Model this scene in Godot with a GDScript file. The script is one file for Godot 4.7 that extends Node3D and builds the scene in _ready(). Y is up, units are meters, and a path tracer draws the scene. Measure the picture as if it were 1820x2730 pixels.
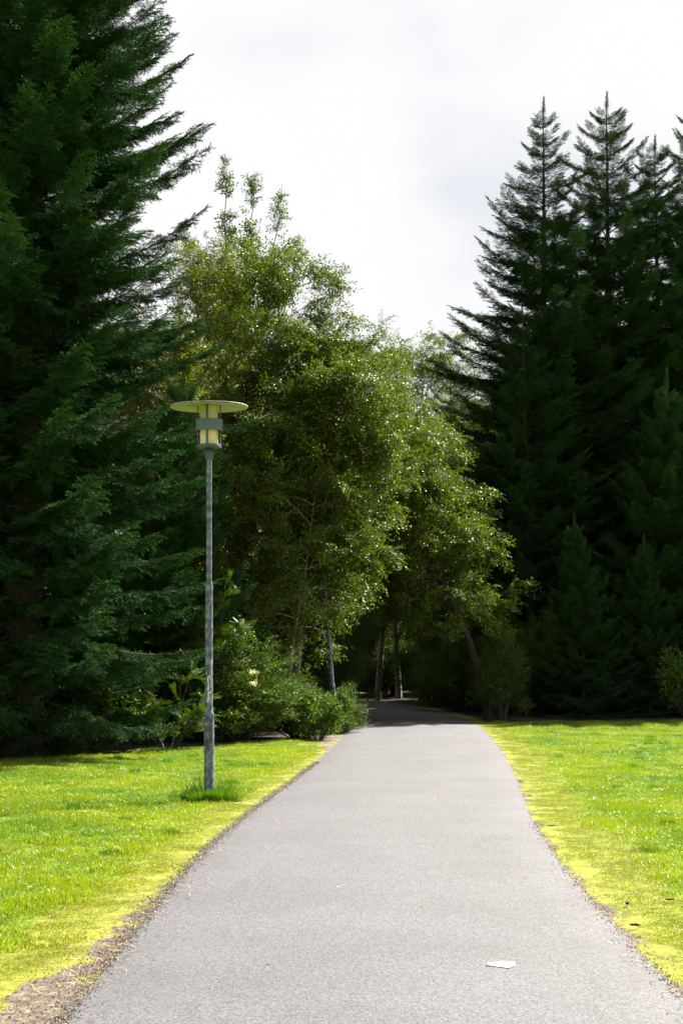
extends Node3D
# A park path between spruces and birches, back-lit by a high sun behind the wood.
# Places are written as (x, d): metres to the side and metres ahead of where the photographer stands; z = -d.

const PATH_PTS := [[0.06, -12.0], [0.10, -4.0], [0.13, 2.0], [0.175, 6.0], [0.205, 8.3], [0.24, 10.1], [0.42, 13.3], [0.74, 17.0], [1.04, 20.7], [1.375, 26.5], [1.53, 30.0], [1.55, 33.0], [1.3, 37.0], [0.5, 42.0], [-1.2, 47.0], [-4.0, 52.0], [-9.0, 57.0], [-16.0, 61.0]]
const HALF := 1.325
const NEEDLE := Color(0.029, 0.076, 0.023)
const SHRUB_GREEN := Color(0.074, 0.132, 0.018)
const BIRCH_GREEN := Color(0.1, 0.147, 0.014)

var used := {}
var bumps := FastNoiseLite.new()
var patches := FastNoiseLite.new()
var edges := FastNoiseLite.new()
var M := {}
var SPR := {}


class MB:
	var v := PackedVector3Array()
	var n := PackedVector3Array()
	var c := PackedColorArray()
	var ix := PackedInt32Array()

	func tri(a: Vector3, b: Vector3, d: Vector3, col: Color) -> void:
		var k := v.size()
		var nn := (b - a).cross(d - a).normalized()
		v.append(a); v.append(b); v.append(d)
		for i in 3:
			n.append(nn)
			c.append(col)
		ix.append(k); ix.append(k + 2); ix.append(k + 1)

	func quad(a: Vector3, b: Vector3, d: Vector3, e: Vector3, col: Color) -> void:
		tri(a, b, d, col)
		tri(a, d, e, col)

	func ring_strip(rows: Array, col: Color, closed := true) -> void:
		# rows of equal length, smooth normals by averaging
		var k := v.size()
		var m: int = rows[0].size()
		var acc := PackedVector3Array()
		acc.resize(rows.size() * m)
		for r in rows.size():
			for i in m:
				v.append(rows[r][i])
				c.append(col)
		for r in rows.size() - 1:
			for i in (m if closed else m - 1):
				var a: int = r * m + i
				var b: int = r * m + (i + 1) % m
				var d: int = a + m
				var e: int = b + m
				var fa: Vector3 = rows[r][i]
				var fb: Vector3 = rows[r][(i + 1) % m]
				var fd: Vector3 = rows[r + 1][i]
				var fe: Vector3 = rows[r + 1][(i + 1) % m]
				var n1 := (fb - fa).cross(fe - fa)
				var n2 := (fe - fa).cross(fd - fa)
				acc[a] += n1 + n2
				acc[b] += n1
				acc[e] += n1 + n2
				acc[d] += n2
				ix.append_array(PackedInt32Array([k + a, k + e, k + b, k + a, k + d, k + e]))
		for q in acc:
			n.append(q.normalized())

	func tube(pts: Array, radii: Array, sides: int, col: Color) -> void:
		var rows := []
		var u := Vector3.ZERO
		for i in pts.size():
			var t: Vector3 = (pts[mini(i + 1, pts.size() - 1)] - pts[maxi(i - 1, 0)]).normalized()
			if i == 0:
				u = t.cross(Vector3.RIGHT if absf(t.x) < 0.8 else Vector3.UP).normalized()
			u = (u - t * u.dot(t)).normalized()
			var w := t.cross(u)
			var row := []
			for s in sides:
				var a := TAU * s / sides
				row.append(pts[i] + (u * cos(a) + w * sin(a)) * radii[i])
			rows.append(row)
		ring_strip(rows, col)

	func lathe(profile: Array, sides: int, col: Color) -> void:
		# profile: [radius, y] with y rising; sharp corners are written twice
		var start := 0
		for i in range(1, profile.size() + 1):
			if i == profile.size() or (profile[i][0] == profile[i - 1][0] and profile[i][1] == profile[i - 1][1]):
				var rows := []
				for j in range(start, i):
					var row := []
					for s in sides:
						var a := -TAU * s / sides
						row.append(Vector3(cos(a) * profile[j][0], profile[j][1], sin(a) * profile[j][0]))
					rows.append(row)
				if rows.size() > 1:
					ring_strip(rows, col)
				start = i

	func mesh() -> ArrayMesh:
		var arr := []
		arr.resize(Mesh.ARRAY_MAX)
		arr[Mesh.ARRAY_VERTEX] = v
		arr[Mesh.ARRAY_NORMAL] = n
		arr[Mesh.ARRAY_COLOR] = c
		arr[Mesh.ARRAY_INDEX] = ix
		var m := ArrayMesh.new()
		m.add_surface_from_arrays(Mesh.PRIMITIVE_TRIANGLES, arr)
		return m


# ---------------------------------------------------------------- small helpers
func numbered(s: String) -> String:
	used[s] = used.get(s, -1) + 1
	return s if used[s] == 0 else "%s_%03d" % [s, used[s]]


func lin(r: float, g: float, b: float) -> Color:
	return Color(r, g, b).linear_to_srgb()


func gen(s: int) -> RandomNumberGenerator:
	var r := RandomNumberGenerator.new()
	r.seed = s
	return r


func tag(o: Node3D, label: String, category: String, group := "", kind := "") -> void:
	if label: o.set_meta("label", label)
	if category: o.set_meta("category", category)
	if group: o.set_meta("group", group)
	if kind: o.set_meta("kind", kind)


func thing(called: String, label: String, category: String, at: Vector3, group := "") -> Node3D:
	var o := Node3D.new()
	o.name = numbered(called)
	add_child(o)
	o.position = at
	tag(o, label, category, group)
	return o


func part(parent: Node3D, called: String, mesh: Mesh, mat: Material, kind := "") -> MeshInstance3D:
	var o := MeshInstance3D.new()
	o.name = numbered(called) if parent == self else called
	o.mesh = mesh
	o.material_override = mat
	parent.add_child(o, true)
	if kind: o.set_meta("kind", kind)
	return o


func many(parent: Node3D, called: String, mesh: Mesh, mat: Material, xs: Array, cs: Array, kind := "stuff") -> MultiMeshInstance3D:
	var mm := MultiMesh.new()
	mm.transform_format = MultiMesh.TRANSFORM_3D
	mm.use_colors = true
	mm.mesh = mesh
	mm.instance_count = xs.size()
	for i in xs.size():
		mm.set_instance_transform(i, xs[i])
		mm.set_instance_color(i, cs[i])
	var o := MultiMeshInstance3D.new()
	o.name = numbered(called) if parent == self else called
	o.multimesh = mm
	o.material_override = mat
	parent.add_child(o, true)
	if kind: o.set_meta("kind", kind)
	return o


func copy_of(src: Node3D, at: Vector3, turn: float, size: float, label: String, group := "") -> Node3D:
	var c: Node3D = src.duplicate()
	c.name = numbered(String(src.name).trim_suffix("_" + String(src.name).get_slice("_", String(src.name).get_slice_count("_") - 1)) if String(src.name).right(3).is_valid_int() else String(src.name))
	add_child(c)
	c.position = at
	c.rotation.y = turn
	c.scale = Vector3.ONE * size
	c.set_meta("label", label)
	if group: c.set_meta("group", group)
	return c


func frame_along(dir: Vector3, roll: float, size: float, at: Vector3) -> Transform3D:
	var z := dir.normalized()
	var x := Vector3.UP.cross(z)
	if x.length() < 0.05:
		x = Vector3.RIGHT.cross(z)
	x = x.normalized()
	var y := z.cross(x)
	var b := Basis(x, y, z) * Basis(Vector3.BACK, roll)
	return Transform3D(b.scaled_local(Vector3.ONE * size), at)


# ---------------------------------------------------------------- ground functions
func path_x(d: float) -> float:
	var n := PATH_PTS.size()
	if d <= PATH_PTS[0][1]: return PATH_PTS[0][0]
	if d >= PATH_PTS[n - 1][1]: return PATH_PTS[n - 1][0]
	for i in n - 1:
		if d < PATH_PTS[i + 1][1]:
			var x0: float = PATH_PTS[i][0]
			var x1: float = PATH_PTS[i + 1][0]
			var d0: float = PATH_PTS[i][1]
			var d1: float = PATH_PTS[i + 1][1]
			var a: int = maxi(i - 1, 0)
			var b: int = mini(i + 2, n - 1)
			var m0: float = (x1 - PATH_PTS[a][0]) / (d1 - PATH_PTS[a][1])
			var m1: float = (PATH_PTS[b][0] - x0) / (PATH_PTS[b][1] - d0)
			var t := (d - d0) / (d1 - d0)
			var h := d1 - d0
			return x0 * (2 * t * t * t - 3 * t * t + 1) + m0 * h * (t * t * t - 2 * t * t + t) + x1 * (3 * t * t - 2 * t * t * t) + m1 * h * (t * t * t - t * t)
	return 0.0


func wood_edge(x: float) -> float:
	# how far ahead the mown grass ends
	if x > 1.0:
		return 31.3 + 0.25 * edges.get_noise_1d(x * 60.0)
	return clampf(20.4 + (x + 4.52) * 1.2, 12.0, 29.0) + 0.3 * edges.get_noise_1d(x * 90.0 + 40.0)


func ground_y(x: float, d: float) -> float:
	var e := absf(x - path_x(d)) - HALF
	return 0.05 * bumps.get_noise_2d(x, d) * smoothstep(0.1, 2.0, e)


func soil_width(left: bool, d: float) -> float:
	var w := 0.035
	if left:
		w = 0.05 + 0.34 * (1.0 - smoothstep(4.5, 9.5, d)) + 0.3 * smoothstep(22.0, 25.0, d)
		w += 0.16 * edges.get_noise_2d(d * 28.0, 7.0) * (1.0 - smoothstep(8.0, 11.0, d)) + 0.05 * edges.get_noise_2d(d * 60.0, 17.0)
	else:
		w += 0.05 * edges.get_noise_2d(d * 55.0, -9.0)
	return w


func moss_width(left: bool, d: float) -> float:
	var w := 0.36 if left else 0.55
	w += 0.16 * (1.0 - smoothstep(6.0, 14.0, d))
	return w + 0.18 * edges.get_noise_2d(d * 22.0, 33.0 if left else -33.0) + soil_width(left, d)


# ---------------------------------------------------------------- materials
func noise_tex(size: int, kind: int, freq: float, stops: Array, octaves := 3, normal := false, strength := 4.0, seed_ := 1) -> NoiseTexture2D:
	var f := FastNoiseLite.new()
	f.noise_type = kind
	f.frequency = freq
	f.seed = seed_
	f.fractal_octaves = octaves
	if kind == FastNoiseLite.TYPE_CELLULAR:
		f.cellular_return_type = FastNoiseLite.RETURN_CELL_VALUE
		f.fractal_type = FastNoiseLite.FRACTAL_NONE if octaves <= 1 else FastNoiseLite.FRACTAL_FBM
	var t := NoiseTexture2D.new()
	t.width = size
	t.height = size
	t.seamless = true
	t.noise = f
	if normal:
		t.as_normal_map = true
		t.bump_strength = strength
	elif stops:
		var g := Gradient.new()
		var off := PackedFloat32Array()
		var col := PackedColorArray()
		for s in stops:
			off.append(s[0])
			col.append(s[1])
		g.offsets = off
		g.colors = col
		t.color_ramp = g
	return t


func plain(col: Color, rough := 0.8, metal := 0.0) -> StandardMaterial3D:
	var m := StandardMaterial3D.new()
	m.albedo_color = col
	m.roughness = rough
	m.metallic = metal
	return m


func leafy(rough: float, spec: float, back: Color) -> StandardMaterial3D:
	var m := StandardMaterial3D.new()
	m.vertex_color_use_as_albedo = true
	m.roughness = rough
	m.metallic_specular = spec
	m.cull_mode = BaseMaterial3D.CULL_DISABLED
	m.backlight_enabled = true
	m.backlight = back
	return m


func make_materials() -> void:
	var a := StandardMaterial3D.new()
	a.albedo_texture = noise_tex(1024, FastNoiseLite.TYPE_CELLULAR, 0.17, [[0.0, lin(0.032, 0.03, 0.029)], [0.25, lin(0.076, 0.073, 0.072)], [0.6, lin(0.12, 0.116, 0.115)], [1.0, lin(0.195, 0.189, 0.187)]], 2)
	a.uv1_triplanar = true
	a.uv1_world_triplanar = true
	a.uv1_scale = Vector3.ONE / 1.7
	a.roughness = 0.8
	a.metallic_specular = 0.5
	a.heightmap_enabled = true
	a.heightmap_texture = noise_tex(1024, FastNoiseLite.TYPE_CELLULAR, 0.15, [[0.0, Color.BLACK], [1.0, Color.WHITE]], 2, false, 1.0, 5)
	a.heightmap_scale = 0.22
	a.detail_enabled = true
	a.detail_blend_mode = BaseMaterial3D.BLEND_MODE_MUL
	a.detail_uv_layer = BaseMaterial3D.DETAIL_UV_2
	a.detail_albedo = noise_tex(1024, FastNoiseLite.TYPE_SIMPLEX_SMOOTH, 0.006, [[0.0, lin(0.76, 0.755, 0.75)], [0.4, lin(0.88, 0.878, 0.875)], [0.62, lin(0.95, 0.949, 0.948)], [1.0, lin(1, 1, 1)]], 6, false, 1.0, 9)
	a.uv2_triplanar = true
	a.uv2_world_triplanar = true
	a.uv2_scale = Vector3.ONE / 8.3
	a.albedo_color = Color(0.84, 0.85, 0.88)
	M.asphalt = a

	var b := StandardMaterial3D.new()
	b.albedo_texture = noise_tex(512, FastNoiseLite.TYPE_SIMPLEX, 0.02, [[0.0, lin(0.018, 0.015, 0.012)], [0.5, lin(0.045, 0.037, 0.03)], [1.0, lin(0.09, 0.075, 0.06)]], 5)
	b.uv1_triplanar = true
	b.uv1_scale = Vector3(2.0, 0.7, 2.0)
	b.heightmap_enabled = true
	b.heightmap_texture = noise_tex(512, FastNoiseLite.TYPE_SIMPLEX, 0.03, [[0.0, Color.BLACK], [1.0, Color.WHITE]], 4, false, 1.0, 3)
	b.heightmap_scale = 1.5
	b.roughness = 0.9
	M.bark = b
	var bb: StandardMaterial3D = b.duplicate()
	bb.albedo_texture = noise_tex(512, FastNoiseLite.TYPE_SIMPLEX, 0.012, [[0.0, lin(0.035, 0.03, 0.025)], [0.42, lin(0.09, 0.075, 0.06)], [0.6, lin(0.3, 0.25, 0.2)], [1.0, lin(0.42, 0.37, 0.31)]], 4, false, 1.0, 14)
	bb.uv1_scale = Vector3(1.0, 2.6, 1.0)
	M.birch_bark = bb

	M.needle = leafy(0.6, 0.14, Color(0.4, 0.47, 0.22))
	M.leaf = leafy(0.42, 0.42, Color(0.88, 0.94, 0.3))
	M.grass = leafy(0.4, 0.5, Color(0.93, 1.0, 0.3))
	M.petal = leafy(0.6, 0.4, Color(0.9, 0.9, 0.6))
	M.dry = leafy(0.8, 0.3, Color(0.5, 0.45, 0.3))

	var z := StandardMaterial3D.new()
	z.albedo_texture = noise_tex(512, FastNoiseLite.TYPE_SIMPLEX_SMOOTH, 0.016, [[0.0, lin(0.038, 0.05, 0.068)], [0.4, lin(0.062, 0.08, 0.106)], [0.56, lin(0.115, 0.138, 0.17)], [1.0, lin(0.27, 0.3, 0.34)]], 5, false, 1.0, 21)
	z.uv1_triplanar = true
	z.uv1_scale = Vector3(2.2, 1.3, 2.2)
	z.metallic = 0.0
	z.roughness = 0.42
	z.metallic_specular = 0.4
	z.roughness_texture = noise_tex(256, FastNoiseLite.TYPE_SIMPLEX_SMOOTH, 0.03, [[0.0, Color(0.6, 0.6, 0.6)], [1.0, Color(1, 1, 1)]], 3)
	M.zinc = z
	var hatch: StandardMaterial3D = z.duplicate()
	hatch.albedo_color = Color(0.78, 0.8, 0.82)
	M.hatch = hatch
	M.band = plain(lin(0.075, 0.115, 0.125), 0.45, 0.2)
	M.fitting = plain(lin(0.055, 0.075, 0.088), 0.5, 0.2)
	var hu := StandardMaterial3D.new()
	hu.albedo_texture = noise_tex(256, FastNoiseLite.TYPE_SIMPLEX_SMOOTH, 0.02, [[0.0, lin(0.26, 0.26, 0.15)], [0.5, lin(0.38, 0.39, 0.25)], [1.0, lin(0.45, 0.46, 0.32)]], 4, false, 1.0, 31)
	hu.uv1_triplanar = true
	hu.uv1_scale = Vector3.ONE * 1.5
	hu.roughness = 0.6
	M.hat_under = hu
	var ht: StandardMaterial3D = hu.duplicate()
	ht.albedo_texture = noise_tex(256, FastNoiseLite.TYPE_SIMPLEX, 0.03, [[0.0, lin(0.04, 0.04, 0.036)], [0.5, lin(0.15, 0.15, 0.13)], [0.8, lin(0.38, 0.36, 0.31)], [1.0, lin(0.5, 0.48, 0.42)]], 4, false, 1.0, 32)
	M.hat_top = ht
	var gl := StandardMaterial3D.new()
	gl.albedo_texture = noise_tex(256, FastNoiseLite.TYPE_SIMPLEX_SMOOTH, 0.012, [[0.0, lin(0.66, 0.58, 0.28)], [0.5, lin(0.83, 0.79, 0.55)], [1.0, lin(0.9, 0.88, 0.7)]], 4, false, 1.0, 33)
	gl.uv1_triplanar = true
	gl.uv1_scale = Vector3(1.6, 0.5, 1.6)
	gl.roughness = 0.22
	gl.backlight_enabled = true
	gl.backlight = Color(1.0, 0.95, 0.7)
	M.opal = gl
	M.paint_white = plain(lin(0.5, 0.55, 0.56), 0.6)
	M.scratch = plain(lin(0.3, 0.34, 0.36), 0.6)
	M.sticker = plain(lin(0.34, 0.38, 0.4), 0.55)
	M.black_tape = plain(lin(0.02, 0.02, 0.022), 0.5)
	M.blue_print = plain(lin(0.03, 0.09, 0.3), 0.5)
	M.paper = plain(lin(0.86, 0.86, 0.85), 0.7)


# ---------------------------------------------------------------- foliage pieces
func spruce_spray(r: RandomNumberGenerator, big: bool) -> ArrayMesh:
	var m := MB.new()
	var twigs := []   # start, dir, length
	var main := Vector3(0, 0.02, 1).normalized()
	twigs.append([Vector3.ZERO, main, 1.0])
	var n := 17
	for i in n:
		var t := 0.06 + 0.9 * (i + r.randf() * 0.6) / n
		var s := 1.0 if i % 2 == 0 else -1.0
		var ang := deg_to_rad(lerpf(62.0, 34.0, t) + r.randf_range(-8, 8))
		var len := (0.34 * pow(1.0 - t, 0.7) + 0.1) * r.randf_range(0.75, 1.2)
		var dir := Vector3(s * sin(ang), r.randf_range(-0.42, 0.16), cos(ang)).normalized()
		var at := main * t
		twigs.append([at, dir, len])
		if len > 0.2:
			for k in 3:
				var q := 0.3 + 0.2 * k + r.randf() * 0.1
				var side := (1.0 if k % 2 == 0 else -1.0)
				var d2 := (dir.rotated(Vector3.UP, side * deg_to_rad(44.0)) + Vector3(0, r.randf_range(-0.35, 0.1), 0)).normalized()
				twigs.append([at + dir * len * q, d2, len * r.randf_range(0.3, 0.48)])
	for w in twigs:
		var p: Vector3 = w[0]
		var d: Vector3 = w[1]
		var L: float = w[2]
		var u := d.cross(Vector3.UP).normalized()
		var up := u.cross(d).normalized()
		var sr := 0.004
		var brown := Color(1.3, 0.42, 0.8)   # times the green needle colour: the brown of the twig itself
		m.tri(p + u * sr, p - u * sr, p + d * L, brown)
		m.tri(p + up * sr, p - up * sr, p + d * L, brown)
		var step := 0.0075 if big else 0.011
		var k := int(L / step)
		for j in k:
			var t := (j + r.randf()) / k
			var a := r.randf_range(-0.4, PI + 0.4)
			if r.randf() < 0.2:
				a = r.randf() * TAU
			var rad := u * cos(a) + up * sin(a)
			var nd := (d * r.randf_range(0.55, 1.0) + rad * 0.85).normalized()
			var base := p + d * (L * t)
			var wide := nd.cross(rad.cross(d) + d * 0.3).normalized() * (0.0075 if big else 0.0095)
			var tone := r.randf_range(0.8, 1.2)
			m.tri(base + wide, base - wide, base + nd * r.randf_range(0.032, 0.05), Color(tone, tone, tone * 0.95))
	return m.mesh()


func leaf_at(m: MB, at: Vector3, dir: Vector3, up: Vector3, L: float, W: float, col: Color, fine := false) -> void:
	var s := dir.cross(up).normalized()
	var u := s.cross(dir).normalized()
	var tip := at + dir * L - u * L * 0.12
	if fine:
		var c1 := at + dir * L * 0.3
		var c2 := at + dir * L * 0.66 - u * L * 0.02
		var l1 := c1 - s * W * 0.5 + u * W * 0.14
		var r1 := c1 + s * W * 0.5 + u * W * 0.14
		var l2 := c2 - s * W * 0.38 + u * W * 0.1
		var r2 := c2 + s * W * 0.38 + u * W * 0.1
		m.tri(at, l1, c1, col); m.tri(at, c1, r1, col)
		m.quad(l1, l2, c2, c1, col); m.quad(c1, c2, r2, r1, col)
		m.tri(l2, tip, c2, col); m.tri(c2, tip, r2, col)
	else:
		var mid := at + dir * L * 0.45
		m.tri(at, mid - s * W * 0.5 + u * W * 0.12, tip, col)
		m.tri(at, tip, mid + s * W * 0.5 + u * W * 0.12, col)


func leaf_spray(r: RandomNumberGenerator, count: int, L: float, W: float, hang: float, fine := false) -> ArrayMesh:
	# a twig half a metre long with leaves and a few side twigs
	var m := MB.new()
	var stems := [[Vector3.ZERO, Vector3(0, -hang * 0.3, 1).normalized(), 0.5]]
	for i in 5:
		var t := 0.1 + 0.16 * i
		var a := (1.0 if i % 2 == 0 else -1.0) * deg_to_rad(r.randf_range(35, 65))
		stems.append([stems[0][1] * t * 0.5, Vector3(sin(a), r.randf_range(-0.5, 0.4) - hang * 0.4, cos(a)).normalized(), r.randf_range(0.14, 0.3)])
	var total := 0.0
	for s in stems: total += s[2]
	for s in stems:
		var p: Vector3 = s[0]
		var d: Vector3 = s[1]
		var u := d.cross(Vector3.UP).normalized()
		m.tri(p + u * 0.0025, p - u * 0.0025, p + d * s[2], Color(0.6, 0.3, 0.6))
		m.tri(p + Vector3.UP * 0.0025, p - Vector3.UP * 0.0025, p + d * s[2], Color(0.6, 0.3, 0.6))
		var k := maxi(3, int(count * s[2] / total))
		for j in k:
			var t: float = (j + r.randf()) / k
			var a := r.randf() * TAU
			var side := (u * cos(a) + u.cross(d) * sin(a)).normalized()
			var ld := (side * 0.9 + d * 0.5 + Vector3(0, -hang * 0.7, 0) + Vector3(r.randf_range(-.4, .4), r.randf_range(-.4, .4), r.randf_range(-.4, .4))).normalized()
			var up := Vector3(r.randf_range(-.8, .8), 1.0, r.randf_range(-.8, .8)).normalized()
			var tone := r.randf_range(0.7, 1.25)
			var warm := r.randf_range(-0.12, 0.18)
			var z := r.randf_range(0.7, 1.15)
			leaf_at(m, p + d * (s[2] * t) + ld * 0.012, ld, up, L * z, W * z, Color(tone * (1.0 + warm), tone, tone * (1.0 - warm)), fine)
	return m.mesh()


func pinnate_spray(r: RandomNumberGenerator) -> ArrayMesh:
	# compound leaves, paired leaflets along a rib, as on a rowan or an elder
	var m := MB.new()
	for q in 6:
		var yaw := deg_to_rad(-70.0 + 28.0 * q + r.randf_range(-10, 10))
		var d := Vector3(sin(yaw), r.randf_range(-0.25, 0.3), cos(yaw)).normalized()
		var p := Vector3(0, 0, 0.06 * q)
		var up := Vector3(r.randf_range(-.4, .4), 1, r.randf_range(-.4, .4)).normalized()
		var side := d.cross(up).normalized()
		var tone := r.randf_range(0.75, 1.2)
		m.tri(p + side * 0.002, p - side * 0.002, p + d * 0.24, Color(0.7, 0.7, 0.6))
		for i in 5:
			var t := 0.06 + 0.04 * i
			for s in [-1.0, 1.0]:
				leaf_at(m, p + d * t, (side * s + d * 0.35 + Vector3(0, -0.15, 0)).normalized(), up, 0.075, 0.026, Color(tone, tone, tone) * r.randf_range(0.85, 1.1), true)
		leaf_at(m, p + d * 0.24, d, up, 0.08, 0.028, Color(tone, tone, tone), true)
	return m.mesh()


func grass_patch(r: RandomNumberGenerator, blades: int, half: float, h0: float, h1: float, w: float, lean: float) -> ArrayMesh:
	var m := MB.new()
	for i in blades:
		var p := Vector3(r.randf_range(-half, half), -0.004, r.randf_range(-half, half))
		var a := r.randf() * TAU
		var s := Vector3(cos(a), 0, sin(a)) * w * r.randf_range(0.6, 1.1)
		var out := Vector3(r.randf_range(-1, 1), 0, r.randf_range(-1, 1)) * lean
		var h := r.randf_range(h0, h1)
		var mid := p + (Vector3.UP + out * 0.5).normalized() * h * 0.55
		var tip := mid + (Vector3.UP * 0.7 + out * 1.5).normalized() * h * 0.5
		var tone := r.randf_range(0.72, 1.2)
		var col := Color(tone * r.randf_range(0.9, 1.25), tone, tone)
		if r.randf() < 0.014:
			col = Color(2.4, 1.9, 5.0)   # dry straw-coloured blade
		m.tri(p - s, p + s, mid + s * 0.7, col)
		m.tri(p - s, mid + s * 0.7, mid - s * 0.7, col)
		m.tri(mid - s * 0.7, mid + s * 0.7, tip, col)
	return m.mesh()


func make_sprays() -> void:
	var r := gen(11)
	SPR.spruce = [spruce_spray(r, true), spruce_spray(r, true), spruce_spray(r, true)]
	SPR.spruce_far = [spruce_spray(r, false), spruce_spray(r, false)]
	SPR.birch = [leaf_spray(r, 58, 0.05, 0.036, 0.55), leaf_spray(r, 58, 0.046, 0.034, 0.4), leaf_spray(r, 50, 0.052, 0.04, 0.5)]
	SPR.poplar = [leaf_spray(r, 40, 0.085, 0.07, 0.2), leaf_spray(r, 36, 0.09, 0.072, 0.15)]
	SPR.shrub = [leaf_spray(r, 60, 0.048, 0.026, 0.1, true), leaf_spray(r, 56, 0.055, 0.028, 0.15, true)]
	SPR.broad = [leaf_spray(r, 26, 0.12, 0.065, 0.3, true), leaf_spray(r, 24, 0.13, 0.07, 0.25, true)]
	SPR.pinnate = [pinnate_spray(r), pinnate_spray(r)]


# ---------------------------------------------------------------- trees
func put_foliage(root: Node3D, kinds: Array, xs: Array, cs: Array, mat: Material, called := "foliage") -> void:
	var n := kinds.size()
	for k in n:
		var tx := []
		var tc := []
		for i in range(k, xs.size(), n):
			tx.append(xs[i])
			tc.append(cs[i])
		many(root, called, kinds[k], mat, tx, tc)


func spruce(label: String, x: float, d: float, H: float, R: float, sd: int, near := true, base := 0.5, tint := NEEDLE, up0 := -6.0, up1 := 46.0, shape := 0.85, thin := 1.0, cap := 99.0, group := "") -> Node3D:
	var root := thing("spruce_tree", label, "tree", Vector3(x, 0, -d), group)
	var r := gen(sd)
	var m := MB.new()
	var pts := []
	var rad := []
	var wob := Vector2(r.randf_range(-0.15, 0.15), r.randf_range(-0.15, 0.15))
	for i in 13:
		var t := i / 12.0
		pts.append(Vector3(wob.x * sin(t * 5.0), H * t - 0.1 * (1.0 - t), wob.y * sin(t * 4.0 + 1.0)))
		rad.append(lerpf(0.0135 * H + 0.03, 0.008, pow(t, 0.9)))
	m.tube(pts, rad, 9, Color.WHITE)
	var xs := []
	var cs := []
	var y := base
	var az := r.randf() * TAU
	while y < H - 0.45:
		var t := (y - base) / (H - base)
		var count := (6 if thin < 1.1 else 5) if t < 0.8 else 5
		var tier := r.randf_range(0.84, 1.1) if thin > 1.01 else r.randf_range(0.93, 1.05)
		for b in count:
			az += TAU / count + r.randf_range(-0.35, 0.35)
			var L := minf(R * pow(1.0 - t, shape), cap) * tier * r.randf_range(0.66 if thin > 1.01 else 0.78, 1.12) * (0.8 + 0.2 * smoothstep(0.0, 0.12, t)) + 0.1
			if r.randf() < 0.06: L *= 1.1
			var p := Vector3(wob.x * sin(y / H * 5.0), y + r.randf_range(-0.12, 0.12), wob.y * sin(y / H * 4.0 + 1.0))
			var flat := Vector3(cos(az), 0, sin(az))
			var sideways := Vector3(-sin(az), 0, cos(az))
			var el := lerpf(up0, up1, pow(t, 0.7)) + r.randf_range(-10, 10)
			var segs := 6
			var bp := [p]
			var br := [0.006 + 0.0085 * L]
			var sway := r.randf_range(-0.12, 0.12)
			var lowness := 1.0 - t
			for s in segs:
				var f := (s + 0.5) / segs
				var a := deg_to_rad(el - 14.0 * lowness * sin(f * PI * 0.9) + 20.0 * f * f)
				p += ((flat + sideways * sway * f) * cos(a) + Vector3.UP * sin(a)).normalized() * (L / segs)
				bp.append(p)
				br.append(lerpf(br[0], 0.003, f))
			m.tube(bp, br, 4, Color.WHITE)
			var at := L * (0.12 if L < 1.2 else 0.2)
			var flip := 1.0
			while at < L:
				var f := at / L
				var k := mini(int(f * segs), segs - 1)
				var q: Vector3 = bp[k].lerp(bp[k + 1], f * segs - k)
				var along: Vector3 = (bp[k + 1] - bp[k]).normalized()
				var yaw := flip * deg_to_rad(lerpf(72.0, 30.0, f) + r.randf_range(-12, 12))
				var size := clampf(0.2 * L * (1.0 - f) + 0.28, 0.28, 0.68) * r.randf_range(0.8, 1.15)
				if t > 0.78: size *= lerpf(1.0, 0.8, smoothstep(0.78, 0.97, t))
				var dir := along.rotated(Vector3.UP, yaw)
				dir.y += -r.randf_range(0.05, 0.62) * (0.35 + 0.65 * lowness)
				xs.append(frame_along(dir, r.randf_range(-0.5, 0.5), size, q))
				var tone := r.randf_range(0.7, 1.25)
				cs.append(Color(tint.r * tone * r.randf_range(0.85, 1.25), tint.g * tone, tint.b * tone))
				if L > 1.1 and t < 0.8 and r.randf() < 0.55:
					var hd := along * r.randf_range(0.1, 0.7) + Vector3(r.randf_range(-.5, .5), -r.randf_range(0.3, 1.0) * (0.3 + 0.7 * lowness) + 0.15, r.randf_range(-.5, .5))
					xs.append(frame_along(hd, r.randf() * TAU, size * 0.75, q))
					cs.append(Color(tint.r * tone, tint.g * tone, tint.b * tone))
				if L > 1.5 and r.randf() < 0.4:
					xs.append(frame_along((along.rotated(Vector3.UP, r.randf_range(-0.3, 0.3)) + Vector3(0, 0.12, 0)), r.randf_range(-0.4, 0.4), size * 0.7, q))
					cs.append(Color(tint.r * tone * 1.1, tint.g * tone * 1.1, tint.b * tone))
				flip = -flip
				at += 0.085 * thin * (1.0 - 0.25 * smoothstep(0.78, 0.95, t)) * r.randf_range(0.7, 1.3) * (0.8 if L < 1.0 else 1.0)
			var tipd: Vector3 = (bp[segs] - bp[segs - 1]).normalized()
			xs.append(frame_along(tipd, r.randf_range(-0.4, 0.4), clampf(0.2 * L + 0.22, 0.28, 0.6), bp[segs] - tipd * 0.15))
			cs.append(Color(tint.r * 1.2, tint.g * 1.15, tint.b))
		y += lerpf(0.36, 0.40, t) * r.randf_range(0.8, 1.2) * (1.2 if thin > 1.01 else 0.85)
	for k in 3:   # the slim leading shoot
		var lead := frame_along(Vector3(0.05, 1, 0.02), k * 1.1, 0.8 - 0.1 * k, Vector3(wob.x * sin(5.0), H - 0.5 + 0.12 * k, wob.y * sin(5.0)))
		lead.basis = lead.basis.scaled_local(Vector3(0.3, 0.3, 1.0))
		xs.append(lead)
		cs.append(tint)
	part(root, "trunk", m.mesh(), M.bark)
	put_foliage(root, SPR.spruce if near else SPR.spruce_far, xs, cs, M.needle)
	return root


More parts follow.
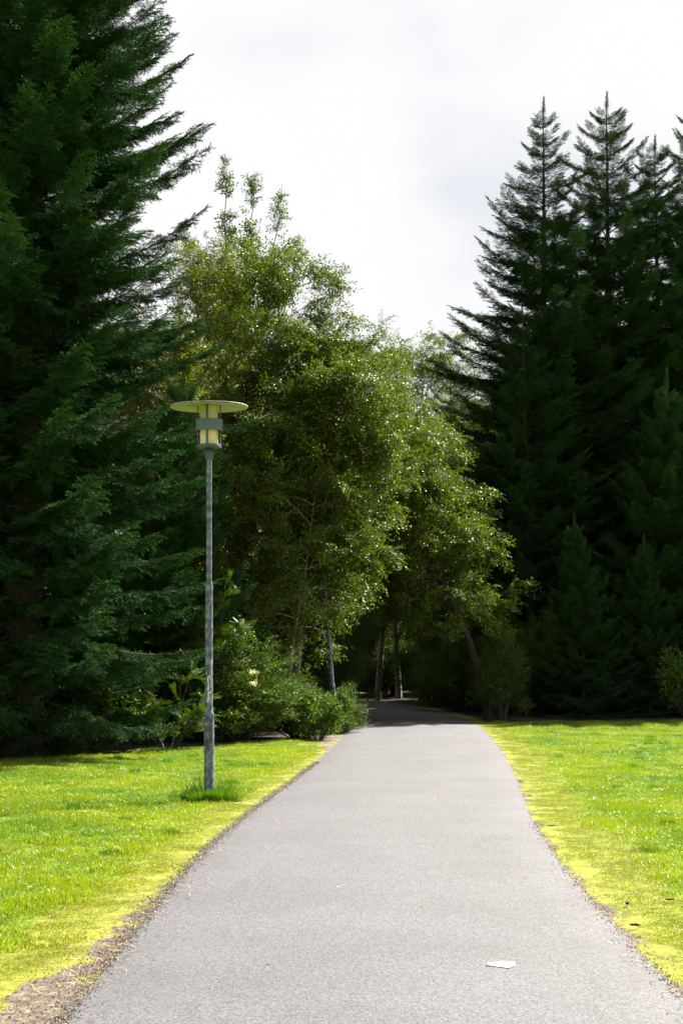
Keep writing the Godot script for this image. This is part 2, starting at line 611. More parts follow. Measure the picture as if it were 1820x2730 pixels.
func broadleaf(called: String, label: String, x: float, d: float, trunk: Array, radius: float, limbs: int, reach: float, first: float, kinds: Array, tint: Color, sd: int, opt := {}) -> Node3D:
	# trunk: points from the ground up, relative to the base; limbs leave it between `first` and the top
	var root := thing(called, label, "tree", Vector3(x, 0, -d), opt.get("group", ""))
	var r := gen(sd)
	var m := MB.new()
	var fine := []
	var fr := []
	var n := trunk.size()
	for i in (n - 1) * 4 + 1:
		var t := i / 4.0
		var k := mini(int(t), n - 2)
		var a: Vector3 = trunk[maxi(k - 1, 0)]
		var b: Vector3 = trunk[k]
		var c: Vector3 = trunk[k + 1]
		var e: Vector3 = trunk[mini(k + 2, n - 1)]
		fine.append(b.cubic_interpolate(c, a, e, t - k))
		fr.append(lerpf(radius, 0.008, pow(float(i) / ((n - 1) * 4), 0.8)))
	fine[0] = fine[0] - Vector3(0, 0.1, 0)
	m.tube(fine, fr, 9, Color.WHITE)
	var xs := []
	var cs := []
	var droop: float = opt.get("droop", 0.35)
	var lift: float = opt.get("lift", 0.75)
	var bias: Vector3 = opt.get("bias", Vector3.ZERO)
	var size: float = opt.get("size", 1.0)
	var dense: float = opt.get("dense", 1.0)
	var az := r.randf() * TAU
	for b in limbs:
		var h := first + (1.0 - first) * pow((b + r.randf() * 0.7) / limbs, 0.9)
		h = minf(h, 0.985)
		var f := h * (fine.size() - 1)
		var k := mini(int(f), fine.size() - 2)
		var p: Vector3 = fine[k].lerp(fine[k + 1], f - k)
		az += 2.4 + r.randf_range(-0.4, 0.4)
		var rel := (h - first) / (1.0 - first)
		var L := reach * (0.45 + 0.75 * sin(PI * clampf(0.18 + rel * 0.78, 0, 1))) * r.randf_range(0.7, 1.15)
		var dir := Vector3(cos(az), lerpf(lift * 0.7, lift * 1.9, rel), sin(az)) + bias
		dir = dir.normalized()
		grow(m, xs, cs, r, p, dir, L, maxf(0.012, fr[k] * 0.5), 1, droop, tint, size, dense)
	for q in opt.get("shoots", []):   # upright shoots above the crown, each with its own short-leaved twigs
		var foot := Vector3(q.x * 0.5, q.y - 4.4, q.z)
		var sp := []
		for i in 6:
			sp.append(foot.lerp(q, i / 5.0) + Vector3(0.06 * sin(i * 1.7 + q.x), 0, 0))
		m.tube(sp, [0.03, 0.025, 0.02, 0.014, 0.009, 0.004], 5, Color.WHITE)
		for i in 130:
			var f := pow(r.randf_range(0.05, 1.0), 0.75)
			if sin(f * 19.0 + q.x * 9.0) < -0.6: continue   # gaps between the tufts of leaves
			var up := Vector3(r.randf_range(-1, 1), r.randf_range(0.2, 1.2), r.randf_range(-1, 1))
			xs.append(frame_along(up, r.randf() * TAU, size * r.randf_range(0.35, 1.0) * (1.2 - 0.6 * f), foot.lerp(q, f)))
			cs.append(tint * r.randf_range(0.8, 1.2))
	# leaves round the leader
	for i in int(14 * dense):
		var f := (1.0 - 0.3 * r.randf() * r.randf()) * (fine.size() - 1)
		var k := mini(int(f), fine.size() - 2)
		xs.append(frame_along(Vector3(r.randf_range(-1, 1), r.randf_range(0.2, 1.4), r.randf_range(-1, 1)), r.randf() * TAU, size * r.randf_range(0.7, 1.1), fine[k].lerp(fine[k + 1], f - k)))
		cs.append(tint * r.randf_range(0.8, 1.2))
	part(root, "trunk", m.mesh(), opt.get("bark", M.birch_bark))
	put_foliage(root, kinds, xs, cs, M.leaf)
	return root


func grow(m: MB, xs: Array, cs: Array, r: RandomNumberGenerator, p: Vector3, dir: Vector3, L: float, rad: float, level: int, droop: float, tint: Color, size: float, dense: float) -> void:
	var segs := 5 if level == 1 else 3
	var pts := [p]
	var rr := [rad]
	for s in segs:
		var f := float(s + 1) / segs
		dir = (dir + Vector3(r.randf_range(-0.22, 0.22), r.randf_range(-0.12, 0.16) - droop * 0.3 * f, r.randf_range(-0.22, 0.22))).normalized()
		p += dir * L / segs
		pts.append(p)
		rr.append(lerpf(rad, 0.0035, f))
	m.tube(pts, rr, 5 if level == 1 else 3, Color.WHITE)
	if level == 1:
		var n := maxi(3, int(L * 4.2))
		for i in n:
			var f := lerpf(0.22, 1.0, (i + r.randf() * 0.8) / n)
			var k := mini(int(f * segs), segs - 1)
			var q: Vector3 = pts[k].lerp(pts[k + 1], f * segs - k)
			var along: Vector3 = (pts[k + 1] - pts[k]).normalized()
			var side := along.cross(Vector3(r.randf_range(-1, 1), r.randf_range(-1, 1), r.randf_range(-1, 1))).normalized()
			grow(m, xs, cs, r, q, (along * 0.6 + side * 0.9 + Vector3(0, 0.15, 0)).normalized(), L * r.randf_range(0.28, 0.5) * (1.1 - 0.5 * f) + 0.2, rr[k] * 0.55, 2, droop, tint, size, dense)
	var k2 := maxi(2, int(L * (7.0 if level == 2 else 2.0) * dense))
	for i in k2:
		var f := lerpf(0.4, 1.0, (i + r.randf()) / k2)
		var k := mini(int(f * segs), segs - 1)
		var q: Vector3 = pts[k].lerp(pts[k + 1], f * segs - k)
		var along: Vector3 = (pts[k + 1] - pts[k]).normalized()
		var o := Vector3(r.randf_range(-1, 1), r.randf_range(-0.8, 0.7) - droop * 0.5, r.randf_range(-1, 1))
		xs.append(frame_along(along * 0.6 + o, r.randf_range(-0.9, 0.9), size * r.randf_range(0.65, 1.15), q))
		var tone := r.randf_range(0.75, 1.2)
		var warm := r.randf_range(-0.1, 0.14)
		cs.append(Color(tint.r * tone * (1.0 + warm), tint.g * tone, tint.b * tone))


func shrub(called: String, label: String, x: float, d: float, w: float, h: float, kinds: Array, tint: Color, sd: int, count: int, size := 0.8, deep := -1.0, group := "") -> Node3D:
	var root := thing(called, label, "shrub", Vector3(x, 0, -d), group)
	var r := gen(sd)
	var m := MB.new()
	var xs := []
	var cs := []
	var wz := w if deep < 0.0 else deep
	var stems := maxi(14, int(count / 13.0))
	for i in stems:
		var a := TAU * i / stems * 7.0 + r.randf_range(-0.3, 0.3)
		var out := sqrt(r.randf_range(0.02, 1.0)) * r.randf_range(0.8, 1.08)
		var top := h * sqrt(maxf(0.06, 1.0 - 0.86 * out * out)) * (r.randf_range(0.3, 0.8) if r.randf() < 0.42 else r.randf_range(0.8, 1.16))
		var tip := Vector3(cos(a) * w * out, maxf(top, 0.1), sin(a) * wz * out)
		var foot := Vector3(cos(a) * 0.2 * w * out, -0.05, sin(a) * 0.2 * wz * out)
		var mid := foot.lerp(tip, 0.52) + Vector3(0, tip.y * 0.16, 0) + Vector3(r.randf_range(-.1, .1), 0, r.randf_range(-.1, .1)) * w
		m.tube([foot, foot.lerp(mid, 0.5) + Vector3(0, tip.y * 0.05, 0), mid, tip], [0.013, 0.011, 0.008, 0.003], 4, Color.WHITE)
		var k := int(float(count) / stems)
		for j in k:
			var f := pow(r.randf_range(0.08, 1.0), 0.62)
			var p := foot.lerp(mid, f * 2.0) if f < 0.5 else mid.lerp(tip, f * 2.0 - 1.0)
			var along := (tip - mid if f > 0.5 else mid - foot).normalized()
			var dir := along * 0.55 + Vector3(cos(a), 0.1, sin(a)) * 0.3 + Vector3(r.randf_range(-1, 1), r.randf_range(-0.6, 0.8), r.randf_range(-1, 1)) * 0.75
			if p.y < 0.3: dir.y = absf(dir.y)
			p.y = maxf(p.y, 0.05)
			xs.append(frame_along(dir, r.randf_range(-0.9, 0.9), size * r.randf_range(0.55, 1.1), p))
			var tone := r.randf_range(0.75, 1.2)
			cs.append(Color(tint.r * tone * r.randf_range(0.88, 1.15), tint.g * tone, tint.b * tone))
	part(root, "stems", m.mesh(), M.bark, "stuff")
	put_foliage(root, kinds, xs, cs, M.leaf)
	return root


# ---------------------------------------------------------------- the street lamps
func bent_patch(radius: float, outline: Array, y0: float) -> ArrayMesh:
	# a flat outline of (across, up) wrapped round a pole that faces +z; triangulated in strips
	var m := MB.new()
	var poly := PackedVector2Array()
	for q in outline: poly.append(q)
	var idx := Geometry2D.triangulate_polygon(poly)
	var pos := func(q: Vector2) -> Vector3:
		var a := q.x / radius
		return Vector3(sin(a) * radius, y0 + q.y, cos(a) * radius)
	for i in range(0, idx.size(), 3):
		m.tri(pos.call(poly[idx[i]]), pos.call(poly[idx[i + 1]]), pos.call(poly[idx[i + 2]]), Color.WHITE)
	return m.mesh()


func ribbon(radius: float, line: Array, width: float, y0: float) -> ArrayMesh:
	# a brush stroke on a pole, points (across, up, width factor)
	var m := MB.new()
	var pos := func(q: Vector2) -> Vector3:
		var a := q.x / radius
		return Vector3(sin(a) * radius, y0 + q.y, cos(a) * radius)
	for i in line.size() - 1:
		var a := Vector2(line[i].x, line[i].y)
		var b := Vector2(line[i + 1].x, line[i + 1].y)
		var sa: Vector2 = _side(line, i) * width * line[i].z * 0.5
		var sb: Vector2 = _side(line, i + 1) * width * line[i + 1].z * 0.5
		m.quad(pos.call(a - sa), pos.call(a + sa), pos.call(b + sb), pos.call(b - sb), Color.WHITE)
	return m.mesh()


func _side(line: Array, i: int) -> Vector2:
	var a: Vector3 = line[maxi(i - 1, 0)]
	var b: Vector3 = line[mini(i + 1, line.size() - 1)]
	var t := Vector2(b.x - a.x, b.y - a.y).normalized()
	return Vector2(-t.y, t.x)


func smooth_line(pts: Array) -> Array:
	var out := []
	for i in pts.size() - 1:
		var a: Vector3 = pts[maxi(i - 1, 0)]
		var b: Vector3 = pts[i]
		var c: Vector3 = pts[i + 1]
		var e: Vector3 = pts[mini(i + 2, pts.size() - 1)]
		for k in 5:
			out.append(b.cubic_interpolate(c, a, e, k / 5.0))
	out.append(pts[pts.size() - 1])
	return out


func street_lamp(label: String, x: float, d: float, lean: Vector3, marks: bool) -> Node3D:
	var root := thing("street_lamp", label, "street lamp", Vector3(x, 0, -d), "lamps along the path")
	root.rotation = lean
	var m := MB.new()
	m.lathe([[0.054, -0.3], [0.0535, 0.86], [0.052, 0.885], [0.047, 0.905], [0.041, 0.915], [0.0395, 0.925], [0.0395, 2.235], [0.038, 2.255], [0.032, 2.268], [0.0295, 2.275], [0.0285, 3.62]], 28, Color.WHITE)
	part(root, "pole", m.mesh(), M.zinc)
	var r := 0.0535
	var out := []
	for i in 13: out.append(Vector2(cos(PI * i / 12.0) * 0.041, 0.115 + sin(PI * i / 12.0) * 0.04))
	for i in 13: out.append(Vector2(-cos(PI * i / 12.0) * 0.041, -0.115 - sin(PI * i / 12.0) * 0.04))
	var rim := []
	for q in out: rim.append(q * Vector2(1.13, 1.05))
	var groove := part(root, "hatch_frame", bent_patch(r + 0.0015, rim, 0.68), M.fitting)
	groove.rotation.y = -0.09
	var hatch := part(root, "hatch", bent_patch(r + 0.005, out, 0.68), M.hatch)
	hatch.rotation.y = -0.09
	var bolt := MB.new()
	bolt.lathe([[0.0075, 0.0], [0.0075, 0.003], [0.0075, 0.003], [0.0, 0.0035]], 12, Color.WHITE)
	var bo := part(hatch, "bolt", bolt.mesh(), M.black_tape)
	bo.position = Vector3(0.0, 0.805, r + 0.004)
	bo.rotation.x = PI / 2
	# lantern
	m = MB.new()
	m.lathe([[0.0, 3.575], [0.042, 3.575], [0.042, 3.575], [0.044, 3.6], [0.046, 3.68], [0.0, 3.69]], 24, Color.WHITE)
	part(root, "collar", m.mesh(), M.fitting)
	m = MB.new()
	m.lathe([[0.0, 3.682], [0.112, 3.688], [0.112, 3.688], [0.129, 3.69], [0.131, 3.693], [0.131, 3.722], [0.129, 3.725], [0.129, 3.725], [0.0, 3.726]], 40, Color.WHITE)
	part(root, "lantern_base", m.mesh(), M.fitting)
	m = MB.new()
	m.lathe([[0.0965, 3.727], [0.0965, 4.14]], 36, Color.WHITE)
	part(root, "lantern_glass", m.mesh(), M.opal)
	for i in 4:
		m = MB.new()
		var a := -0.09 + i * PI / 2
		var c := Vector3(sin(a), 0, cos(a)) * 0.121
		var s := Vector3(cos(a), 0, -sin(a)) * 0.0105
		var o := Vector3(sin(a), 0, cos(a)) * 0.0045
		var row := func(y: float) -> Array: return [c - s - o + Vector3(0, y, 0), c + s - o + Vector3(0, y, 0), c + s + o + Vector3(0, y, 0), c - s + o + Vector3(0, y, 0)]
		var lo: Array = row.call(3.72)
		var hi: Array = row.call(4.145)
		for k in 4:
			m.quad(lo[k], lo[(k + 1) % 4], hi[(k + 1) % 4], hi[k], Color.WHITE)
		part(root, "strut", m.mesh(), M.fitting)
	m = MB.new()
	m.lathe([[0.131, 3.873], [0.1455, 3.873], [0.1455, 3.873], [0.1455, 3.994], [0.1455, 3.994], [0.131, 3.994], [0.131, 3.994], [0.131, 3.873]], 44, Color.WHITE)
	part(root, "band", m.mesh(), M.band)
	m = MB.new()
	m.lathe([[0.1, 4.152], [0.385, 4.128], [0.4115, 4.127]], 64, Color.WHITE)
	m.lathe([[0.1, 4.152], [0.0, 4.153]], 64, Color.WHITE)
	var under := part(root, "shade_underside", m.mesh(), M.hat_under)
	m = MB.new()
	m.lathe([[0.4115, 4.1265], [0.416, 4.129], [0.4165, 4.14], [0.413, 4.144], [0.3, 4.158], [0.06, 4.176], [0.0, 4.178]], 64, Color.WHITE)
	var shade := part(root, "shade", m.mesh(), M.hat_top)
	for o in [shade, under]:   # the disc has sagged a little towards the path
		o.rotation.x = 0.034
		o.position = Vector3(0, 4.14 * (1.0 - cos(0.034)), -4.14 * sin(0.034))
	if marks:
		var rm := 0.0408
		var gs := [
			[[Vector3(-0.014, -0.098, 1.9), Vector3(-0.004, -0.092, 1.5), Vector3(-0.001, -0.05, 1.0), Vector3(-0.004, -0.02, 1.0), Vector3(-0.008, 0.01, 1.1), Vector3(-0.004, 0.032, 1.2), Vector3(0.01, 0.04, 1.2), Vector3(0.022, 0.02, 1.0), Vector3(0.026, -0.03, 0.8), Vector3(0.026, -0.08, 0.7)], 0.0115, 1.24],
			[[Vector3(0.03, -0.128, 1.5), Vector3(0.012, -0.126, 2.0), Vector3(-0.002, -0.138, 1.7), Vector3(-0.003, -0.165, 1.2), Vector3(-0.004, -0.2, 1.3), Vector3(-0.008, -0.235, 1.6)], 0.0115, 1.24],
			[[Vector3(0.022, -0.14, 0.5), Vector3(0.014, -0.18, 0.4), Vector3(0.006, -0.205, 0.4), Vector3(0.012, -0.17, 0.4), Vector3(0.02, -0.21, 0.5), Vector3(0.026, -0.25, 0.8)], 0.009, 1.24],
			[[Vector3(0.033, 0.17, 1.6), Vector3(0.031, 0.13, 2.0), Vector3(0.03, 0.08, 1.2), Vector3(0.034, 0.0, 1.0)], 0.008, 1.28],
		]
		for g in gs:
			part(root, "graffiti", ribbon(rm, smooth_line(g[0]), g[1], g[2]), M.paint_white)
		var sc := [
			[[Vector3(-0.03, 0.0, 1), Vector3(-0.02, 0.03, 1), Vector3(-0.012, 0.0, 1), Vector3(-0.02, -0.045, 1), Vector3(-0.03, -0.05, 1), Vector3(-0.032, 0.0, 1)], 0.0022, 1.5],
			[[Vector3(0.0, 0.035, 1), Vector3(-0.012, 0.01, 1), Vector3(0.004, -0.03, 1), Vector3(-0.01, -0.05, 1)], 0.0022, 1.5],
			[[Vector3(-0.012, 0.06, 1), Vector3(0.0, 0.05, 1), Vector3(-0.008, 0.042, 1), Vector3(0.004, 0.036, 1)], 0.0022, 1.5],
		]
		for g in sc:
			part(root, "scratch_mark", ribbon(rm - 0.0004, smooth_line(g[0]), g[1], g[2]), M.scratch)
		part(root, "sticker", bent_patch(0.0407, [Vector2(-0.06, 0), Vector2(0.022, 0), Vector2(0.022, 0.1), Vector2(-0.06, 0.1)], 1.72), M.sticker)
		var tape := part(root, "tape", bent_patch(0.0409, [Vector2(0.025, 0), Vector2(0.06, 0), Vector2(0.06, 0.098), Vector2(0.025, 0.098)], 1.83), M.black_tape)
		part(tape, "print", bent_patch(0.0415, [Vector2(0.027, 0.026), Vector2(0.058, 0.026), Vector2(0.058, 0.07), Vector2(0.027, 0.07)], 1.83), M.blue_print)
		part(root, "paint_spot", bent_patch(0.0545, [Vector2(0.028, 0), Vector2(0.036, 0.004), Vector2(0.038, 0.012), Vector2(0.03, 0.017), Vector2(0.022, 0.011)], 0.845), M.blue_print)
	else:
		part(root, "notice_plate", bent_patch(0.046, [Vector2(-0.035, 0), Vector2(0.035, 0), Vector2(0.035, 0.09), Vector2(-0.035, 0.09)], 1.5), M.sticker)
	return root


# ---------------------------------------------------------------- ground
func build_ground() -> void:
	var W := 1360
	var HH := 1600
	var im := Image.create(W, HH, false, Image.FORMAT_RGB8)
	var r := gen(77)
	var fine := FastNoiseLite.new()
	fine.frequency = 2.2
	fine.fractal_octaves = 4
	for j in HH:
		var d := -2.0 + 48.0 * (j + 0.5) / HH
		var cx := path_x(d)
		var sl := soil_width(true, d)
		var srr := soil_width(false, d)
		var ml := moss_width(true, d)
		var mr := moss_width(false, d)
		for i in W:
			var x := -20.0 + 40.0 * (i + 0.5) / W
			var left := x < cx
			var e := absf(x - cx) - HALF
			var k := fine.get_noise_2d(x, d)
			var g := r.randf_range(0.75, 1.25) * (1.0 + 0.5 * k)
			var c: Color
			var ee := e + 0.09 * k
			if ee < (sl if left else srr):
				c = Color(0.105, 0.085, 0.066) * g * (1.0 if r.randf() > 0.12 else 1.9)
				if k > 0.3: c = Color(0.12, 0.13, 0.025) * g
			elif ee < (ml if left else mr):
				c = Color(0.14, 0.15, 0.015) * g
			else:
				c = Color(0.115, 0.165, 0.008) * g
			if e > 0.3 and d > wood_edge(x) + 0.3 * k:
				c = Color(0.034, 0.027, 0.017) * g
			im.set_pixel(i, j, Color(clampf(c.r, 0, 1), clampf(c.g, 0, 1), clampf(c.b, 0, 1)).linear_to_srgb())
	var mat := StandardMaterial3D.new()
	mat.albedo_texture = ImageTexture.create_from_image(im)
	mat.texture_repeat = false
	mat.roughness = 0.95
	mat.metallic_specular = 0.3
	mat.heightmap_enabled = true
	mat.heightmap_texture = noise_tex(512, FastNoiseLite.TYPE_SIMPLEX, 0.05, [[0.0, Color.BLACK], [1.0, Color.WHITE]], 4, false, 1.0, 8)
	mat.heightmap_scale = 0.0
	mat.heightmap_enabled = false
	var xs := [-400.0, -150.0, -60.0, -30.0]
	for i in 49: xs.append(-12.0 + 0.5 * i)
	xs.append_array([30.0, 60.0, 150.0, 400.0])
	var ds := [-300.0, -100.0, -30.0, -8.0]
	for i in 97: ds.append(-2.0 + 0.5 * i)
	ds.append_array([60.0, 90.0, 160.0, 600.0])
	var v := PackedVector3Array()
	var uv := PackedVector2Array()
	var ix := PackedInt32Array()
	for j in ds.size():
		for i in xs.size():
			v.append(Vector3(xs[i], ground_y(xs[i], ds[j]), -ds[j]))
			uv.append(Vector2((xs[i] + 20.0) / 40.0, (ds[j] + 2.0) / 48.0))
			if i > 0 and j > 0:
				var a: int = (j - 1) * xs.size() + i - 1
				var b := a + 1
				var c: int = a + xs.size()
				ix.append_array(PackedInt32Array([a, c, b, b, c, c + 1]))
	var st := SurfaceTool.new()
	st.begin(Mesh.PRIMITIVE_TRIANGLES)
	for i in v.size():
		st.set_uv(uv[i])
		st.add_vertex(v[i])
	for i in ix: st.add_index(i)
	st.generate_normals()
	var o := part(self, "ground", st.commit(), mat, "structure")
	tag(o, "mown lawn and woodland floor on either side of the path", "ground")


func build_path() -> void:
	var m := MB.new()
	var rows := []
	var d := -8.0
	while d < 61.0:
		var cx := path_x(d)
		var row := []
		var jl := 0.03 * edges.get_noise_1d(d * 130.0) + 0.02 * edges.get_noise_1d(d * 520.0)
		var jr := 0.025 * edges.get_noise_1d(d * 140.0 + 500.0) + 0.018 * edges.get_noise_1d(d * 540.0 + 900.0)
		var wl := HALF + jl
		var wr := HALF + jr
		row.append(Vector3(cx - wl - 0.03, -0.03, -d))
		row.append(Vector3(cx - wl, 0.004, -d))
		for k in range(1, 8):
			var f := k / 8.0
			row.append(Vector3(lerpf(cx - wl, cx + wr, f), 0.006 + 0.022 * (1.0 - pow(2.0 * f - 1.0, 2.0)), -d))
		row.append(Vector3(cx + wr, 0.004, -d))
		row.append(Vector3(cx + wr + 0.03, -0.03, -d))
		rows.append(row)
		d += 0.1 if d < 32.0 else 0.4
	m.ring_strip(rows, Color.WHITE, false)
	var o := part(self, "path", m.mesh(), M.asphalt, "structure")
	tag(o, "grey asphalt footpath running into the shaded wood", "path")


func build_grass() -> void:
	var r := gen(5)
	var lawn := [grass_patch(r, 260, 0.15, 0.02, 0.05, 0.0026, 0.8), grass_patch(r, 260, 0.15, 0.022, 0.058, 0.0026, 0.9), grass_patch(r, 240, 0.15, 0.03, 0.07, 0.0028, 0.8)]
	var moss := [grass_patch(r, 620, 0.13, 0.006, 0.02, 0.0022, 1.0), grass_patch(r, 620, 0.13, 0.006, 0.026, 0.002, 1.1)]
	var lx := [[], [], []]
	var lc := [[], [], []]
	var mx := [[], []]
	var mc := [[], []]
	var d := 2.5
	while d < 33.0:
		var step := 0.19 if d < 16.0 else 0.23
		var cx := path_x(d)
		var reach := 3.5 + d * 0.36
		var x := -reach
		while x < reach + 1.5:
			var px := x + r.randf_range(-0.08, 0.08)
			var pd := d + r.randf_range(-0.08, 0.08)
			x += step
			var left := px < cx
			var e := absf(px - path_x(pd)) - HALF
			if e < 0.02 or pd > wood_edge(px) + 0.4:
				continue
			var k := patches.get_noise_2d(px, pd)
			var k2 := patches.get_noise_2d(px * 3.1 + 50.0, pd * 3.1)
			var y := ground_y(px, pd)
			var turn := Basis(Vector3.UP, r.randf() * TAU)
			if e < moss_width(left, pd) - 0.02:
				if e < soil_width(left, pd) + 0.11:
					continue
				var q := r.randi() % 2
				mx[q].append(Transform3D(turn, Vector3(px, y, -pd)))
				var g := r.randf_range(0.85, 1.15)
				mc[q].append(Color(0.235 + 0.05 * k2, 0.258, 0.014) * g)
			else:
				var q := 2 if k2 > 0.25 else r.randi() % 2
				var s := r.randf_range(0.65, 1.3) * (1.0 + 0.45 * k2)
				var spot := Transform3D(turn.scaled(Vector3(1, s, 1)), Vector3(px, y, -pd))
				var f := clampf(0.5 + 0.9 * k + 0.35 * k2 + r.randf_range(-0.1, 0.1), 0, 1)
				var near_edge := 1.0 - smoothstep(0.0, 0.5, e - moss_width(left, pd))
				f = clampf(f + 0.4 * near_edge, 0, 1)
				if r.randf() < 0.025:   # a coarser, darker-leaved clump
					q = 2
					f *= 0.15
					lx[q].append(Transform3D(Basis(Vector3.UP, r.randf() * TAU).scaled(Vector3(0.45, 1.25, 0.45)), Vector3(px, y, -pd)))
					lc[q].append(Color(0.062, 0.15, 0.008))
					q = 0
				lx[q].append(spot)
				lc[q].append(Color(0.1, 0.2, 0.008).lerp(Color(0.262, 0.302, 0.009), f) * r.randf_range(0.88, 1.12))
		d += step
	var root := Node3D.new()
	root.name = "lawn_grass"
	add_child(root)
	tag(root, "short mown bright green grass blades covering the lawns", "grass", "", "stuff")
	for q in 3: many(root, "grass", lawn[q], M.grass, lx[q], lc[q])
	for q in 2: many(root, "moss", moss[q], M.grass, mx[q], mc[q])


func build_litter() -> void:
	var r := gen(91)
	# straw and grit along the verges
	var m := MB.new()
	m.tri(Vector3(-0.5, 0, 0.04), Vector3(-0.5, 0, -0.04), Vector3(0.5, 0.06, 0), Color.WHITE)
	m.tri(Vector3(0.5, 0.06, 0.05), Vector3(-0.5, 0, 0.04), Vector3(0.5, 0.06, -0.05), Color.WHITE)
	var xs := []
	var cs := []
	for i in 5200:
		var left := r.randf() < 0.66
		var d := r.randf_range(4.0, 30.0) if r.randf() < 0.55 else r.randf_range(4.5, 10.0)
		var e := (r.randfn() * 0.07 + 0.02) if not left else (r.randfn() * 0.1 + 0.02 + soil_width(true, d) * r.randf())
		var x := path_x(d) + (-1.0 if left else 1.0) * (HALF + e)
		var b := Basis(Vector3.UP, r.randf() * TAU) * Basis(Vector3.BACK, r.randf_range(-0.1, 0.25))
		xs.append(Transform3D(b.scaled_local(Vector3.ONE * r.randf_range(0.012, 0.05)), Vector3(x, 0.012 if e < 0.03 else 0.006, -d)))
		var k := r.randf()
		cs.append(Color(0.42, 0.33, 0.19) * r.randf_range(0.7, 1.3) if k < 0.45 else Color(0.07, 0.05, 0.035) * r.randf_range(0.6, 1.5))
	var o := many(self, "verge_litter", m.mesh(), M.dry, xs, cs)
	tag(o, "bits of straw and dark grit along the asphalt edges", "litter", "", "stuff")
	var gm := MB.new()
	var corner := [Vector3(0.5, 0, 0.1), Vector3(-0.1, 0, 0.5), Vector3(-0.5, 0, -0.15), Vector3(0.1, 0, -0.45)]
	for i in 4:
		gm.tri(corner[i], Vector3(0.05, 0.42, 0.0), corner[(i + 1) % 4], Color.WHITE)
	var gx := []
	var gc := []
	for i in 17000:
		var left := r.randf() < 0.88
		var d := 4.2 + (16.0 if left else 9.0) * pow(r.randf(), 2.0)
		var w := soil_width(left, d)
		var e := r.randfn() * 0.035 + (0.015 if r.randf() < 0.6 else w * r.randf())
		if e < -0.03 and r.randf() < 0.35: continue
		var x := path_x(d) + (-1.0 if left else 1.0) * (HALF + e)
		var size := r.randf_range(0.004, 0.011) * (1.0 + d * 0.02)
		gx.append(Transform3D(Basis(Vector3.UP, r.randf() * TAU).scaled_local(Vector3(size, size * r.randf_range(0.5, 1.2), size * r.randf_range(0.6, 1.4))), Vector3(x, 0.003 + 0.005 * smoothstep(0.02, -0.02, e), -d)))
		var k := r.randf()
		gc.append((Color(0.05, 0.04, 0.032) if k < 0.55 else Color(0.13, 0.105, 0.082) if k < 0.85 else Color(0.24, 0.21, 0.17)) * r.randf_range(0.6, 1.3))
	var go := many(self, "verge_gravel", gm.mesh(), M.dry, gx, gc)
	tag(go, "dark crumbs of grit and soil spilling over the asphalt edges", "gravel", "", "stuff")
	# single leaves on the asphalt
	var lm := []
	for q in 3:
		var b := MB.new()
		leaf_at(b, Vector3(0, 0.004, -0.5), Vector3(0, 0.03, 1).normalized(), Vector3(0.1, 1, 0), 1.0, 0.55 + 0.1 * q, Color.WHITE, true)
		lm.append(b.mesh())
	var spots := [[-0.35, 7.05, 0.03, 0], [0.47, 8.6, 0.028, 0], [-0.02, 9.3, 0.03, 1], [0.62, 11.2, 0.03, 1], [-0.55, 12.2, 0.035, 0], [0.95, 14.8, 0.04, 1], [-0.6, 17.2, 0.04, 0], [1.1, 18.5, 0.03, 1], [0.35, 22.4, 0.05, 0], [0.7, 24.0, 0.04, 1], [1.4, 25.2, 0.04, 1], [2.0, 26.5, 0.04, 1], [1.55, 12.4, 0.045, 2], [1.25, 9.8, 0.03, 0], [0.1, 19.6, 0.05, 2], [-0.2, 20.8, 0.04, 2]]
	var tones := [Color(0.2, 0.09, 0.04), Color(0.5, 0.42, 0.22), Color(0.25, 0.26, 0.05)]
	var words := ["small curled brown leaf lying on the grey asphalt", "small pale straw leaf lying on the grey asphalt", "small fallen olive green leaf on the grey asphalt"]
	for s in spots:
		var t := many_one("fallen_leaf", lm[r.randi() % 3], M.dry, tones[s[3]])
		t.position = Vector3(s[0] , 0.03, -s[1])
		t.rotation = Vector3(r.randf_range(-0.2, 0.2), r.randf() * TAU, r.randf_range(-0.2, 0.2))
		t.scale = Vector3.ONE * s[2] * 0.85
		tag(t, words[s[3]], "leaf", "fallen leaves on the path")
	# dark bits of turf thrown up along the mossy verge
	var bits := [[2.05, 8.62, 0.10, 0.25, "dark clod of turf on the yellow moss verge, the longer of two", 1.0], [2.0, 8.86, 0.06, -0.1, "dark clod of turf on the yellow moss verge, the shorter of two", 1.0], [1.72, 8.75, 0.05, 1.0, "small dark leaf standing up from the moss beside the turf clods", 2.0], [1.83, 12.6, 0.09, 0.2, "dark crumb of turf where moss meets the asphalt edge", 1.0], [1.62, 8.05, 0.06, 0.1, "curled dark leaf at the asphalt edge below the turf clods", 1.4], [2.1, 16.9, 0.07, 0.1, "tiny dark crumb of soil on the moss strip", 1.0], [1.98, 15.2, 0.05, 0.4, "tiny dark crumb of soil beside the moss edge", 1.0]]
	for b in bits:
		var q := MB.new()
		var pts := []
		var rr := []
		for i in 6:
			pts.append(Vector3((i / 5.0 - 0.5) * b[2], 0.008 + 0.006 * r.randf(), r.randf_range(-0.006, 0.006)))
			rr.append(0.0055 * sin(PI * (0.12 + 0.76 * i / 5.0)) * r.randf_range(0.8, 1.2) * b[5])
		q.tube(pts, rr, 6, Color(0.035, 0.035, 0.02))
		var o2 := part(self, "turf_clod", q.mesh(), M.dry)
		o2.position = Vector3(b[0], 0.015, -b[1])
		o2.rotation.y = b[3]
		tag(o2, b[4], "clod", "bits of turf on the verge")
	# white paper scrap
	var pm := MB.new()
	var rows := []
	var wav := FastNoiseLite.new()
	wav.frequency = 9.0
	wav.seed = 4
